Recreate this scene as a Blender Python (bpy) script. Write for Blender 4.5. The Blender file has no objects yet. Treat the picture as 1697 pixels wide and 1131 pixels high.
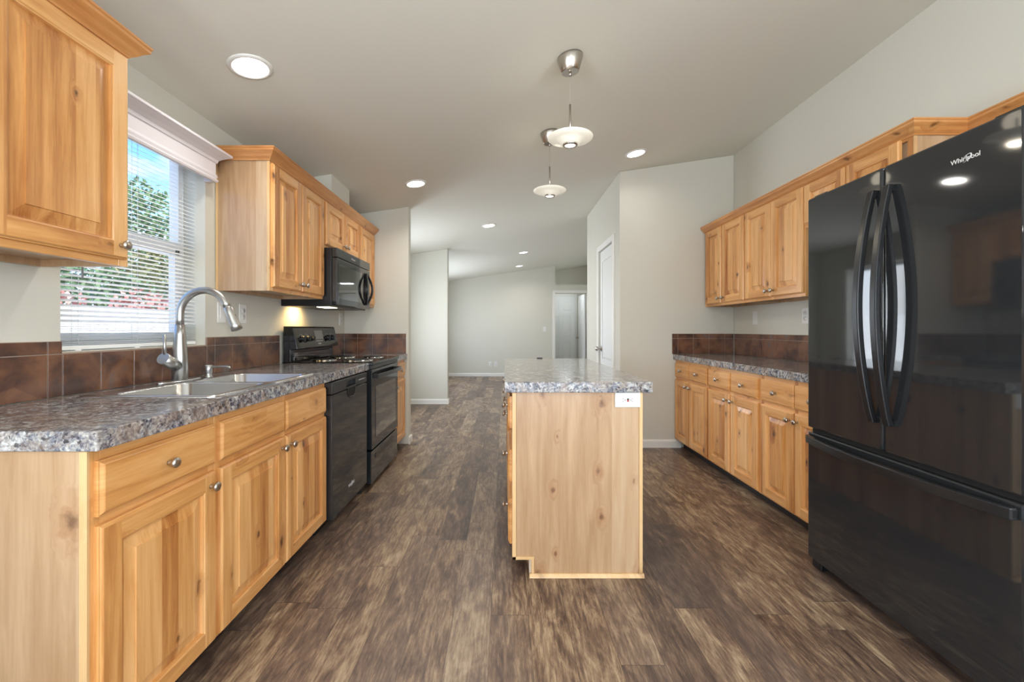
import bpy, math, random
from mathutils import Vector, Matrix
random.seed(7)
PI = math.pi
S = bpy.context.scene
COL = S.collection

# ------------------------------------------------------------------ camera, view, world, daylight
cam_d = bpy.data.cameras.new('camera'); cam = bpy.data.objects.new('camera', cam_d); COL.objects.link(cam)
cam.location = (0, 0, 1.155); cam.rotation_euler = (PI/2, 0, 0)
cam_d.sensor_width = 36; cam_d.lens = 710/1697*36
cam_d.shift_x = 12.5/1697; cam_d.shift_y = -19.5/1697
cam_d.clip_start = .02; cam_d.clip_end = 200
S.camera = cam
S.view_settings.view_transform = 'Standard'; S.view_settings.look = 'None'
S.view_settings.gamma = 1; S.view_settings.use_curve_mapping = False
S.view_settings.exposure = 0.92
S.cycles.use_denoising = True
S.cycles.max_bounces = 10; S.cycles.diffuse_bounces = 5; S.cycles.glossy_bounces = 4
S.cycles.transparent_max_bounces = 16
S.cycles.sample_clamp_indirect = 4.0
S.cycles.caustics_reflective = False; S.cycles.caustics_refractive = False

def lin(r, g, b):
    f = lambda c: (c/255)/12.92 if c/255 <= .04045 else ((c/255+.055)/1.055)**2.4
    return (f(r), f(g), f(b), 1)

class NT:
    """small node-tree helper"""
    def __init__(s, nt): s.nt = nt
    def n(s, t, **kw):
        o = s.nt.nodes.new(t)
        for k, v in kw.items():
            if k == 'op': o.operation = v
            elif hasattr(o, k): setattr(o, k, v)
        return o
    def set(s, sock, v):
        if hasattr(v, 'is_output') or isinstance(v, bpy.types.NodeSocket): s.nt.links.new(v, sock)
        else: sock.default_value = v
    def math(s, op, a, b=0.0, c=None, clamp=False):
        o = s.n('ShaderNodeMath', op=op); o.use_clamp = clamp
        s.set(o.inputs[0], a); s.set(o.inputs[1], b)
        if c is not None: s.set(o.inputs[2], c)
        return o.outputs[0]
    def vmul(s, v, k):
        o = s.n('ShaderNodeVectorMath', op='MULTIPLY'); s.set(o.inputs[0], v); s.set(o.inputs[1], k); return o.outputs[0]
    def vadd(s, v, k):
        o = s.n('ShaderNodeVectorMath', op='ADD'); s.set(o.inputs[0], v); s.set(o.inputs[1], k); return o.outputs[0]
    def noise(s, v, scale, detail=4, rough=.55, dist=0):
        o = s.n('ShaderNodeTexNoise'); s.set(o.inputs['Vector'], v); s.set(o.inputs['Scale'], scale)
        s.set(o.inputs['Detail'], detail); s.set(o.inputs['Roughness'], rough); s.set(o.inputs['Distortion'], dist)
        return o.outputs[0]
    def ramp(s, f, stops, interp='LINEAR'):
        o = s.n('ShaderNodeValToRGB'); s.set(o.inputs[0], f); cr = o.color_ramp; cr.interpolation = interp
        while len(cr.elements) < len(stops): cr.elements.new(.5)
        for e, (p, c) in zip(cr.elements, stops): e.position = p; e.color = c if len(c) == 4 else (*c, 1)
        return o.outputs[0]
    def mix(s, f, a, b, mode='MIX'):
        o = s.n('ShaderNodeMix', data_type='RGBA'); o.blend_type = mode
        s.set(o.inputs[0], f); s.set(o.inputs[6], a); s.set(o.inputs[7], b); return o.outputs[2]
    def sep(s, v):
        o = s.n('ShaderNodeSeparateXYZ'); s.set(o.inputs[0], v); return o.outputs
    def comb(s, x, y, z):
        o = s.n('ShaderNodeCombineXYZ'); s.set(o.inputs[0], x); s.set(o.inputs[1], y); s.set(o.inputs[2], z); return o.outputs[0]
    def white(s, v, dim='3D'):
        o = s.n('ShaderNodeTexWhiteNoise', noise_dimensions=dim)
        s.set(o.inputs['W' if dim == '1D' else 'Vector'], v); return o.outputs[0]
    def bump(s, h, strength=.2, dist=.002):
        o = s.n('ShaderNodeBump'); s.set(o.inputs['Strength'], strength); s.set(o.inputs['Distance'], dist)
        s.set(o.inputs['Height'], h); return o.outputs[0]
    def pos(s): return s.n('ShaderNodeNewGeometry').outputs['Position']

# world: blue daytime sky with thin white cloud
W = bpy.data.worlds.new('sky'); S.world = W; W.use_nodes = True
w = NT(W.node_tree); W.node_tree.nodes.clear()
tc = w.n('ShaderNodeTexCoord').outputs['Generated']
z = w.sep(tc)[2]
base = w.ramp(w.math('MULTIPLY', z, 1.0, clamp=True), [(0, lin(214, 228, 245)), (.10, lin(170, 205, 245)), (.30, lin(105, 160, 228)), (1, lin(70, 120, 205))])
cl = w.ramp(w.noise(w.vmul(tc, (1, 1, 2.5)), 3.0, 5, .6), [(.52, (0, 0, 0, 1)), (.70, (1, 1, 1, 1))])
skyc = w.mix(w.math('MULTIPLY', cl, .75), base, lin(250, 250, 252))
bg = w.n('ShaderNodeBackground'); w.set(bg.inputs[0], skyc); bg.inputs[1].default_value = 1.5
wo = w.n('ShaderNodeOutputWorld'); W.node_tree.links.new(bg.outputs[0], wo.inputs[0])

def area(name, loc, rot, sx, sy, power, color=(1, 1, 1), spread=PI):
    d = bpy.data.lights.new(name, 'AREA'); d.shape = 'RECTANGLE'; d.size = sx; d.size_y = sy
    d.energy = power; d.color = color; d.spread = spread
    o = bpy.data.objects.new(name, d); COL.objects.link(o); o.location = loc; o.rotation_euler = rot
    return o
# the sun outdoors (high, from the kitchen side), lights fence and garden
sd = bpy.data.lights.new('sun', 'SUN'); sd.energy = 4.2; sd.angle = .01; sd.color = (1, .96, .9)
so = bpy.data.objects.new('sun', sd); COL.objects.link(so); so.rotation_euler = (math.radians(10), math.radians(32), 0)
DAY = (.88, .94, 1.0); XRW = 2.32
# daylight entering by the windows; the right-side and hall lamps are added fill
area('daylight_back_door', (.35, -3.12, 1.15), (PI/2+.5, 0, 0), 2.3, 1.9, 56, (.88, .94, 1.0))
area('daylight_near_window', (-1.68, -1.2, 1.35), (PI/2+.3, 0, -PI/2), 1.5, 1.25, 72, DAY)
area('daylight_dining_window', (-1.70, 5.45, 1.30), (PI/2, 0, -PI/2), 1.15, 1.3, 19, DAY)
area('daylight_living_window', (-1.70, 8.5, 1.35), (PI/2, 0, -PI/2), 2.2, 1.4, 30, DAY)
area('fill_from_right', (XRW, -1.35, 1.45), (PI/2+.15, 0, PI/2), 1.7, 1.25, 50, DAY)  # added fill from the right for the left-hand doors, at a made-up window
area('hall_fill', (1.55, 10.75, 2.3), (0, 0, 0), .3, .12, 3.0, DAY)  # added fill lamp under the hall ceiling; no window there

# ------------------------------------------------------------------ materials
def mat(name):
    m = bpy.data.materials.new(name); m.use_nodes = True; nt = m.node_tree
    return m, NT(nt), nt.nodes['Principled BSDF']
def plain(name, col, rough=.5, metal=0, spec=.5, coat=0, bumpk=0, bscale=60, var=0):
    m, t, b = mat(name)
    p = t.pos()
    f = t.noise(p, bscale if bscale else 20, 3)
    if var:
        c2 = tuple(min(1, c*(1+var)) for c in col[:3]) + (1,); c1 = tuple(c*(1-var) for c in col[:3]) + (1,)
        t.set(b.inputs['Base Color'], t.ramp(f, [(.3, c1), (.7, c2)]))
    else: b.inputs['Base Color'].default_value = col
    b.inputs['Roughness'].default_value = rough; b.inputs['Metallic'].default_value = metal
    b.inputs['Specular IOR Level'].default_value = spec; b.inputs['Coat Weight'].default_value = coat
    if bumpk: t.set(b.inputs['Normal'], t.bump(f, bumpk, .001))
    return m
def emit(name, col, k):
    m, t, b = mat(name); b.inputs['Base Color'].default_value = col
    b.inputs['Emission Color'].default_value = col; b.inputs['Emission Strength'].default_value = k
    return m

def wood(name, horiz=False, stave=.062, light=(226, 174, 114), mid=(208, 150, 87), dark=(164, 101, 49), staves=True, knots=1.0):
    m, t, b = mat(name)
    p = t.pos(); x, y, zz = t.sep(p)
    # knots: sparse cells
    xy = t.math('ADD', x, y); kp = t.comb(t.math('MULTIPLY', xy, 6.5 if not horiz else 3.6), t.math('MULTIPLY', zz, 3.6 if not horiz else 6.5), 0.0)
    vo = t.n('ShaderNodeTexVoronoi', feature='F1', voronoi_dimensions='2D'); t.set(vo.inputs['Vector'], kp); vo.inputs['Scale'].default_value = 1.0
    d = vo.outputs['Distance']; rnd = t.white(vo.outputs['Color'])
    on = t.math('MULTIPLY', t.math('GREATER_THAN', rnd, .47), t.math('ADD', .3, t.math('MULTIPLY', rnd, .7)))
    wob = t.math('MULTIPLY', t.math('SUBTRACT', t.noise(p, 28, 4), .5), .30)
    szk = t.math('ADD', .8, t.math('MULTIPLY', t.math('FRACT', t.math('MULTIPLY', rnd, 37.0)), 1.5))
    dd = t.math('ADD', t.math('MULTIPLY', d, szk), wob)
    near = t.math('MULTIPLY', t.math('SUBTRACT', 1.0, t.math('MULTIPLY', dd, 3.2), clamp=True), on)
    core = t.math('MULTIPLY', t.math('SUBTRACT', 1.0, t.math('MULTIPLY', dd, 9.5), clamp=True), on)
    # grain, bending round the knots
    g = 1.0
    sc = (26, 26, 1.7) if not horiz else (1.7, 1.7, 26)
    gp = t.vadd(t.vmul(p, sc), t.comb(t.math('MULTIPLY', near, 1.1), t.math('MULTIPLY', near, 1.1), t.math('MULTIPLY', near, 1.1)))
    n1 = t.noise(gp, 1.0, 6, .6, .6)
    n2 = t.noise(t.vmul(gp, (6, 6, 6)), 1.0, 3, .6)
    big = t.noise(t.vmul(p, (5, 5, 1.2) if not horiz else (1.2, 1.2, 5)), 1.0, 2)
    f = t.math('ADD', t.math('ADD', t.math('MULTIPLY', n1, .60), t.math('MULTIPLY', n2, .16)), t.math('MULTIPLY', big, .26))
    if staves:
        if horiz: k = t.math('FLOOR', t.math('DIVIDE', zz, stave*1.3))
        else: k = t.math('FLOOR', t.math('DIVIDE', t.math('ADD', x, y), stave))
        f = t.math('ADD', f, t.math('MULTIPLY', t.math('SUBTRACT', t.white(k, '1D'), .5), .26))
    c = t.ramp(f, [(.28, lin(*dark)), (.47, lin(*mid)), (.62, lin(*light)), (.8, lin(min(255, light[0]+12), light[1]+16, light[2]+18))])
    c = t.mix(t.math('MULTIPLY', near, .60*knots, clamp=True), c, lin(148, 88, 44))
    c = t.mix(t.math('MULTIPLY', t.math('MULTIPLY', core, 1.6, clamp=True), .85*knots), c, lin(74, 42, 22))
    t.set(b.inputs['Base Color'], c); b.inputs['Roughness'].default_value = .33
    b.inputs['Coat Weight'].default_value = .25; b.inputs['Coat Roughness'].default_value = .22
    t.set(b.inputs['Normal'], t.bump(n1, .06, .001))
    return m

WV = wood('knotty_alder_vertical'); WH = wood('knotty_alder_horizontal', True, staves=False, knots=.5)
WP = wood('alder_panel_window_sheen', stave=.5, light=(190, 162, 131), mid=(182, 150, 116), dark=(162, 127, 92), knots=.75)  # window reflection on the end panels is put into this paler, pinker colour
WE = wood('pale_alder_edge', light=(218, 184, 136), mid=(210, 172, 122), dark=(192, 150, 100), staves=False, knots=.3)
WCR = wood('alder_crown', True, staves=False, light=(214, 158, 98), mid=(200, 138, 80), dark=(150, 92, 46), knots=.8)

PAINT = plain('greige_wall_paint', lin(208, 206, 195), .75, bumpk=.12, bscale=90)
CEIL = plain('ceiling_paint', lin(225, 224, 214), .8, bumpk=.15, bscale=70)
WHITE = plain('white_trim_paint', lin(232, 231, 226), .4, bumpk=.02)
DOORW = plain('white_door_paint', lin(226, 228, 226), .4, bumpk=.02)
VINYL = plain('white_vinyl', lin(236, 238, 238), .35)
PLATE = plain('white_plate_plastic', lin(226, 226, 223), .3)
NICKEL = plain('brushed_nickel', lin(190, 184, 176), .28, 1, bumpk=.04, bscale=300)
FAUC = plain('brushed_steel', lin(184, 184, 182), .33, 1, bumpk=.04, bscale=300)
STOVEB = plain('black_stove_enamel', lin(17, 17, 18), .08, 0, .5)
STEEL = plain('stainless_steel', lin(205, 206, 208), .24, 1, bumpk=.05, bscale=250)
CHROME = plain('chrome', lin(220, 220, 222), .08, 1)
BLACK = plain('gloss_black_enamel', lin(38, 40, 42), .05, 0, .6, coat=.15)
BLK2 = plain('satin_black_plastic', lin(25, 25, 27), .32)
BLKH = plain('black_handle_satin', lin(38, 39, 41), .28, .3)
DARK = plain('dark_void', lin(12, 12, 12), .8)
GLASSB = plain('smoked_black_glass', lin(22, 24, 26), .03, 0, .7, coat=1)
PRINT = plain('silver_print', lin(205, 205, 208), .35, .3)
GROUT = plain('light_grout', lin(158, 140, 126), .8, bumpk=.1)
RED = plain('red_reset_button', lin(170, 40, 50), .4)
SLOT = plain('plate_slots', lin(60, 50, 50), .6)
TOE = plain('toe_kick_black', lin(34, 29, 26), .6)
VENEER = plain('cabinet_inside_veneer', lin(214, 200, 180), .6)  # even pale veneer colour

def mk_floor():
    m, t, b = mat('vinyl_plank_floor')
    x, y, zz = t.sep(t.pos())
    row = t.math('FLOOR', t.math('DIVIDE', t.math('ADD', x, .055), .152))
    off = t.math('MULTIPLY', t.white(row, '1D'), 1.22)
    yy = t.math('ADD', y, off)
    colm = t.math('FLOOR', t.math('DIVIDE', yy, 1.22))
    r = t.white(t.comb(row, colm, 0.0)); r2 = t.white(t.comb(row, colm, 7.3))
    gp = t.comb(t.math('ADD', x, t.math('MULTIPLY', r, 5)), t.math('MULTIPLY', t.math('ADD', y, t.math('MULTIPLY', r2, 9)), .11), r)
    fine = t.noise(gp, 85, 7, .74, .3)
    gp2 = t.comb(t.math('ADD', x, t.math('MULTIPLY', r2, 3)), t.math('MULTIPLY', y, .33), t.math('MULTIPLY', r, 4))
    blot = t.noise(gp2, 11, 6, .66, .8)
    f = t.math('ADD', t.math('ADD', t.math('MULTIPLY', fine, .56), t.math('MULTIPLY', blot, .54)), t.math('MULTIPLY', t.math('SUBTRACT', r, .5), .12))
    c = t.ramp(f, [(.38, lin(50, 38, 34)), (.47, lin(82, 65, 55)), (.55, lin(114, 92, 76)), (.63, lin(152, 130, 105)), (.73, lin(188, 168, 140))])
    hue = t.mix(t.math('MULTIPLY', r2, .35), c, lin(112, 100, 96), 'MIX')
    fx = t.math('FRACT', t.math('DIVIDE', t.math('ADD', x, .055), .152)); fy = t.math('FRACT', t.math('DIVIDE', yy, 1.22))
    ex = t.math('MINIMUM', fx, t.math('SUBTRACT', 1.0, fx)); ey = t.math('MINIMUM', fy, t.math('SUBTRACT', 1.0, fy))
    gap = t.math('MAXIMUM', t.math('LESS_THAN', ex, .007), t.math('LESS_THAN', ey, .0011))
    c2 = t.mix(t.math('MULTIPLY', gap, .6), hue, lin(52, 42, 38))
    t.set(b.inputs['Base Color'], c2)
    t.set(b.inputs['Roughness'], t.math('ADD', t.math('MULTIPLY', fine, .22), .27))
    h = t.math('SUBTRACT', fine, t.math('MULTIPLY', gap, .8))
    t.set(b.inputs['Normal'], t.bump(h, .22, .0015))
    return m
FLOOR = mk_floor()

def mk_granite():
    m, t, b = mat('granite_laminate')
    p = t.pos()
    a = t.noise(p, 19, 7, .74, 1.6)
    f = t.noise(t.vadd(p, (3.1, 5.2, 1.7)), 95, 5, .7, .6)
    g = t.math('ADD', t.math('MULTIPLY', a, .62), t.math('MULTIPLY', f, .38))
    c = t.ramp(g, [(.39, lin(34, 34, 40)), (.445, lin(76, 78, 90)), (.49, lin(122, 128, 142)), (.53, lin(164, 160, 154)), (.58, lin(194, 198, 203)), (.66, lin(226, 226, 225))])
    w_ = t.noise(t.vadd(p, (9, 2, 4)), 9, 5, .65, 1.5)
    warm = t.mix(t.ramp(w_, [(.44, (0, 0, 0, 1)), (.60, (.50, .50, .50, 1))]), c, lin(150, 128, 108))
    vo = t.n('ShaderNodeTexVoronoi'); t.set(vo.inputs['Vector'], p); vo.inputs['Scale'].default_value = 120
    sp = t.math('GREATER_THAN', t.white(vo.outputs['Color']), .93)
    c3 = t.mix(t.math('MULTIPLY', sp, .7), warm, lin(30, 28, 32))
    t.set(b.inputs['Base Color'], c3); b.inputs['Roughness'].default_value = .13
    b.inputs['Specular IOR Level'].default_value = .6
    return m
GRAN = mk_granite()

def mk_tile():
    m, t, b = mat('brown_slate_tile')
    p = t.pos(); x, y, zz = t.sep(p)
    ob = t.n('ShaderNodeTexVoronoi'); t.set(ob.inputs['Vector'], p); ob.inputs['Scale'].default_value = 6.5
    r = t.white(ob.outputs['Color'])
    n = t.noise(p, 7, 4, .55, .35)
    f = t.math('ADD', t.math('MULTIPLY', n, .85), t.math('MULTIPLY', t.math('SUBTRACT', r, .5), .10))
    c = t.ramp(f, [(.30, lin(74, 54, 48)), (.42, lin(106, 74, 58)), (.50, lin(126, 88, 66)), (.58, lin(112, 88, 78)), (.66, lin(122, 120, 124))])
    t.set(b.inputs['Base Color'], c); b.inputs['Roughness'].default_value = .22
    t.set(b.inputs['Normal'], t.bump(n, .12, .003))
    return m
TILE = mk_tile()

def mk_glass(name='window_glass'):
    m = bpy.data.materials.new(name); m.use_nodes = True; nt = m.node_tree; nt.nodes.clear(); t = NT(nt)
    tr = t.n('ShaderNodeBsdfTransparent'); gl = t.n('ShaderNodeBsdfGlossy'); gl.inputs['Roughness'].default_value = .01
    lw = t.n('ShaderNodeLayerWeight'); fac = t.math('ADD', t.math('MULTIPLY', t.math('POWER', lw.outputs['Facing'], 5.0), .6), .03)
    mx = t.n('ShaderNodeMixShader'); nt.links.new(fac, mx.inputs[0]); nt.links.new(tr.outputs[0], mx.inputs[1]); nt.links.new(gl.outputs[0], mx.inputs[2])
    o = t.n('ShaderNodeOutputMaterial'); nt.links.new(mx.outputs[0], o.inputs[0]); return m
GLASS = mk_glass()
LENS = emit('downlight_lens', (1, .985, .96, 1), 3.0)
PLIT = emit('pendant_lit_bulb', (1, .97, .9, 1), 5.0)
HOODL = emit('hood_lamp_lens', (1, .85, .6, 1), 3.0)
def mk_frost():
    m, t, b = mat('frosted_pendant_glass')
    b.inputs['Base Color'].default_value = (.84, .81, .70, 1); b.inputs['Roughness'].default_value = .25
    b.inputs['Emission Color'].default_value = (1, .93, .78, 1); b.inputs['Emission Strength'].default_value = .16
    return m
FROST = mk_frost()
def leafmat(name, a, bcol):
    m, t, b = mat(name); f = t.noise(t.pos(), 9, 3)
    t.set(b.inputs['Base Color'], t.ramp(f, [(.35, lin(*a)), (.65, lin(*bcol))])); b.inputs['Roughness'].default_value = .6; return m

# ------------------------------------------------------------------ mesh builder
class MB:
    def __init__(s): s.v = []; s.f = []; s.m = []; s.s = []
    def add(s, vs, fs, m=0, smooth=False):
        o = len(s.v); s.v += [tuple(q) for q in vs]
        for f in fs: s.f.append([i+o for i in f]); s.m.append(m); s.s.append(smooth)
        return s
    def box(s, x0, x1, y0, y1, z0, z1, m=0):
        x0, x1 = min(x0, x1), max(x0, x1); y0, y1 = min(y0, y1), max(y0, y1); z0, z1 = min(z0, z1), max(z0, z1)
        return s.add([(x0,y0,z0),(x1,y0,z0),(x1,y1,z0),(x0,y1,z0),(x0,y0,z1),(x1,y0,z1),(x1,y1,z1),(x0,y1,z1)],
                     [(0,3,2,1),(4,5,6,7),(0,1,5,4),(1,2,6,5),(2,3,7,6),(3,0,4,7)], m)
    def rings(s, rs, m=0, smooth=True, cap0=True, cap1=True, closed=False):
        n = len(rs[0]); vs = [p for r in rs for p in r]; fs = []
        k = len(rs)
        for i in range(k if closed else k-1):
            a = i*n; b = ((i+1) % k)*n
            for j in range(n): fs.append((a+j, a+(j+1) % n, b+(j+1) % n, b+j))
        s.add(vs, fs, m, smooth)
        o = len(s.v)-len(vs)
        if not closed:
            if cap0: s.f.append([o+j for j in range(n)][::-1]); s.m.append(m); s.s.append(False)
            if cap1: s.f.append([o+(k-1)*n+j for j in range(n)]); s.m.append(m); s.s.append(False)
        return s
    def cyl(s, p0, p1, r0, r1=None, n=20, m=0, smooth=True):
        r1 = r0 if r1 is None else r1
        return s.tube([p0, p1], [r0, r1], n, m, smooth)
    def tube(s, path, r, n=14, m=0, smooth=True, cap=True):
        P = [Vector(p) for p in path]; rs = r if isinstance(r, (list, tuple)) else [r]*len(P)
        rings = []; prev = None
        for i, p in enumerate(P):
            d = (P[min(i+1, len(P)-1)]-P[max(i-1, 0)]).normalized()
            if prev is None:
                u = d.orthogonal().normalized()
            else:
                u = (prev - d*prev.dot(d)).normalized()
            prev = u; w_ = d.cross(u)
            rings.append([tuple(p+u*rs[i]*math.cos(2*PI*k/n)+w_*rs[i]*math.sin(2*PI*k/n)) for k in range(n)])
        return s.rings(rings, m, smooth, cap, cap)
    def lathe(s, prof, c=(0,0,0), axis='z', n=28, m=0, smooth=True, cap=True, sgn=1):
        rings = []
        for r, h in prof:
            ring = []
            for k in range(n):
                a = 2*PI*k/n; u, v_ = r*math.cos(a), r*math.sin(a); h2 = h*sgn
                ring.append({'z': (c[0]+u, c[1]+v_, c[2]+h2), 'y': (c[0]+u, c[1]+h2, c[2]+v_), 'x': (c[0]+h2, c[1]+u, c[2]+v_)}[axis])
            rings.append(ring)
        return s.rings(rings, m, smooth, cap, cap)
    def prism(s, poly, axis, a, b, m=0):
        """poly 2D; axis 'x': poly=(y,z); 'y': poly=(x,z); 'z': poly=(x,y)"""
        f = {'x': lambda p, t: (t, p[0], p[1]), 'y': lambda p, t: (p[0], t, p[1]), 'z': lambda p, t: (p[0], p[1], t)}[axis]
        n = len(poly); vs = [f(p, a) for p in poly]+[f(p, b) for p in poly]
        fs = [tuple(range(n))[::-1], tuple(range(n, 2*n))]+[(i, (i+1) % n, n+(i+1) % n, n+i) for i in range(n)]
        return s.add(vs, fs, m)
    def cells(s, xs, ys, zs, skip=lambda i, j, k: False, m=0, zf=None):
        """solid made of grid cells, only the outer faces"""
        full = {(i, j, k) for i in range(len(xs)-1) for j in range(len(ys)-1) for k in range(len(zs)-1) if not skip(i, j, k)}
        idx = {}; vs = []; fs = []
        def V(i, j, k):
            if (i, j, k) not in idx:
                zz = zs[k]
                if zz is None: zz = zf(xs[i])
                idx[(i, j, k)] = len(vs); vs.append((xs[i], ys[j], zz))
            return idx[(i, j, k)]
        for (i, j, k) in full:
            for d, q in (((-1,0,0), [(0,0,0),(0,0,1),(0,1,1),(0,1,0)]), ((1,0,0), [(1,0,0),(1,1,0),(1,1,1),(1,0,1)]),
                         ((0,-1,0), [(0,0,0),(1,0,0),(1,0,1),(0,0,1)]), ((0,1,0), [(0,1,0),(0,1,1),(1,1,1),(1,1,0)]),
                         ((0,0,-1), [(0,0,0),(0,1,0),(1,1,0),(1,0,0)]), ((0,0,1), [(0,0,1),(1,0,1),(1,1,1),(0,1,1)])):
                if (i+d[0], j+d[1], k+d[2]) not in full: fs.append([V(i+a, j+b_, k+c) for a, b_, c in q])
        return s.add(vs, fs, m)
    def sweep(s, prof, path, m=0, side=1):
        """prof: (out, z) points, closed; path: xy points; out points to the right of travel * side; mitred"""
        P = [Vector((p[0], p[1])) for p in path]; rings = []
        for i, p in enumerate(P):
            d0 = (P[i]-P[i-1]).normalized() if i > 0 else (P[1]-P[0]).normalized()
            d1 = (P[i+1]-P[i]).normalized() if i < len(P)-1 else d0
            n0 = Vector((d0.y, -d0.x))*side; n1 = Vector((d1.y, -d1.x))*side
            nn = (n0+n1).normalized(); k = 1/max(.2, nn.dot(n0))
            rings.append([(p.x+nn.x*o*k, p.y+nn.y*o*k, z_) for o, z_ in prof])
        return s.rings(rings, m, False)
    def build(s, name, mats, parent=None, bevel=0, seg=2):
        me = bpy.data.meshes.new(name); me.from_pydata(s.v, [], s.f)
        mats = mats if isinstance(mats, (list, tuple)) else [mats]
        for q in mats: me.materials.append(q)
        for p, a, b in zip(me.polygons, s.m, s.s): p.material_index = a; p.use_smooth = b
        me.update()
        import bmesh
        bm = bmesh.new(); bm.from_mesh(me); bmesh.ops.recalc_face_normals(bm, faces=bm.faces); bm.to_mesh(me); bm.free()
        o = bpy.data.objects.new(name, me); COL.objects.link(o)
        if parent: o.parent = parent
        if bevel:
            bv = o.modifiers.new('bevel', 'BEVEL'); bv.width = bevel; bv.segments = seg; bv.limit_method = 'ANGLE'; bv.angle_limit = math.radians(40)
            bv.harden_normals = False
        return o

def tag(o, label=None, cat=None, group=None, kind=None):
    if label: o['label'] = label
    if cat: o['category'] = cat
    if group: o['group'] = group
    if kind: o['kind'] = kind
    return o
def thing(name, label, cat, loc=(0,0,0), rz=0, group=None):
    o = bpy.data.objects.new(name, None); COL.objects.link(o); o.location = loc; o.rotation_euler = (0, 0, rz)
    o.empty_display_size = .05
    return tag(o, label, cat, group)
def struct(o, label=None): return tag(o, label, None, None, 'structure')
def kids(o): return [c for c in bpy.data.objects if c.parent == o]
def copy_tree(o, parent=None):
    c = o.copy(); COL.objects.link(c); c.parent = parent
    for ch in kids(o): copy_tree(ch, c)
    return c

# ------------------------------------------------------------------ dimensions
XL, XR = -1.61, 2.245          # side walls
YB, YF = -3.0, 10.51           # wall behind the camera, far wall
YP = 4.184                     # face of the pantry wall
def zc(x): return 2.53+.148*x  # sloped ceiling

# ------------------------------------------------------------------ setting
mb = MB().box(XL-.2, XR+.9, YB-.3, 12.0, -.12, 0); struct(mb.build('floor', FLOOR), 'brown weathered vinyl plank floor')
mb = MB(); x0, x1 = XL-.3, XR+.9
mb.prism([(x0, zc(x0)), (x1, zc(x1)), (x1, zc(x1)+.12), (x0, zc(x0)+.12)], 'y', YB-.3, 12.0)
struct(mb.build('ceiling', CEIL), 'sloped greige ceiling')

# left wall with the kitchen window, dining, living and near windows
KW = (1.553, 2.305, 1.072, 2.09)
ys = [YB-.15, -1.95, -.45, KW[0], KW[1], 4.85, 6.05, 7.35, 9.65, 12.0]
zs = [0, .68, KW[2], 1.98, KW[3], None]
def skipL(i, j, k):
    if j == 1 and k in (1, 2): return True
    if j == 3 and k in (2, 3): return True
    if j == 5 and k in (1, 2): return True
    if j == 7 and k in (1, 2): return True
    return False
mb = MB().cells([XL-.17, XL], ys, zs, skipL, zf=lambda x: zc(XL))
struct(mb.build('wall_left', PAINT), 'greige kitchen wall with the sink window')
def simple_window(name, y0, y1, z0, z1, mull=True):
    m_ = MB(); X0, X1 = XL-.13, XL-.08; t_ = .045
    m_.box(X0, X1, y0, y1, z0, z0+t_).box(X0, X1, y0, y1, z1-t_, z1).box(X0, X1, y0, y0+t_, z0, z1).box(X0, X1, y1-t_, y1, z0, z1)
    if mull: m_.box(X0, X1, (y0+y1)/2-.03, (y0+y1)/2+.03, z0, z1)
    o = struct(m_.build(name, VINYL)); g = MB().box(XL-.107, XL-.103, y0+.02, y1-.02, z0+.02, z1-.02).build('pane', GLASS, o)
    return o
simple_window('window_2', 4.85, 6.05, .68, 1.98)
simple_window('window_3', 7.35, 9.65, .68, 1.98)
simple_window('window_4', -1.95, -.45, .68, 1.98)
# right wall
struct(MB().cells([XR, XR+.12], [YB-.15, -2.25, -.45, 12.0], [0, .80, 2.10, None], lambda i, j, k: j == 1 and k == 1, zf=lambda x: zc(XR)).build('wall_right', PAINT), 'tall greige wall above the right-hand cabinets')
m_ = MB(); a_, b_, t_ = -2.25, -.45, .045
m_.box(XR+.03, XR+.07, a_, b_, .80, .845).box(XR+.03, XR+.07, a_, b_, 2.055, 2.10).box(XR+.03, XR+.07, a_, a_+t_, .845, 2.055).box(XR+.03, XR+.07, b_-t_, b_, .845, 2.055).box(XR+.03, XR+.07, (a_+b_)/2-.025, (a_+b_)/2+.025, .845, 2.055)
o_ = struct(m_.build('window_added', VINYL)); MB().box(XR+.048, XR+.052, a_+.02, b_-.02, .82, 2.08).build('pane', GLASS, o_)  # unseen window added behind the camera to let light in from the right
# wall behind the camera with a glazed patio door
mb = MB().cells([XL, -.85, 1.55, XR], [YB-.15, YB], [0, .03, 2.10, None], lambda i, j, k: i == 1 and k == 1, zf=zc)
struct(mb.build('wall_back', PAINT))
mb = MB(); t_ = .06
for a, b_ in ((-.85, .36), (.34, 1.55)):
    mb.box(a, b_, YB-.1, YB-.05, .03, .03+t_).box(a, b_, YB-.1, YB-.05, 2.10-t_, 2.10).box(a, a+t_, YB-.1, YB-.05, .03, 2.10).box(b_-t_, b_, YB-.1, YB-.05, .03, 2.10)
d_ = struct(mb.build('door_4', VINYL)); MB().box(-.82, 1.52, YB-.078, YB-.074, .06, 2.07).build('pane', GLASS, d_)
# return wall at the end of the left run
struct(MB().cells([XL, -.961], [4.293, 4.40], [0, None], zf=zc).build('wall_return', PAINT, bevel=.008), 'greige return wall at the end of the left counter')
# pillar wall between dining and living
struct(MB().cells([XL, -.875], [6.61, 6.72], [0, None], zf=zc).build('wall_partition', PAINT, bevel=.008), 'pale partition wall stub in the dining area')
# vent chase over the microwave cabinet
struct(MB().cells([XL, -1.316], [3.26, 3.636], [2.13, None], zf=zc).build('wall_chase', PAINT), 'painted vent chase above the upper cabinets')
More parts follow.
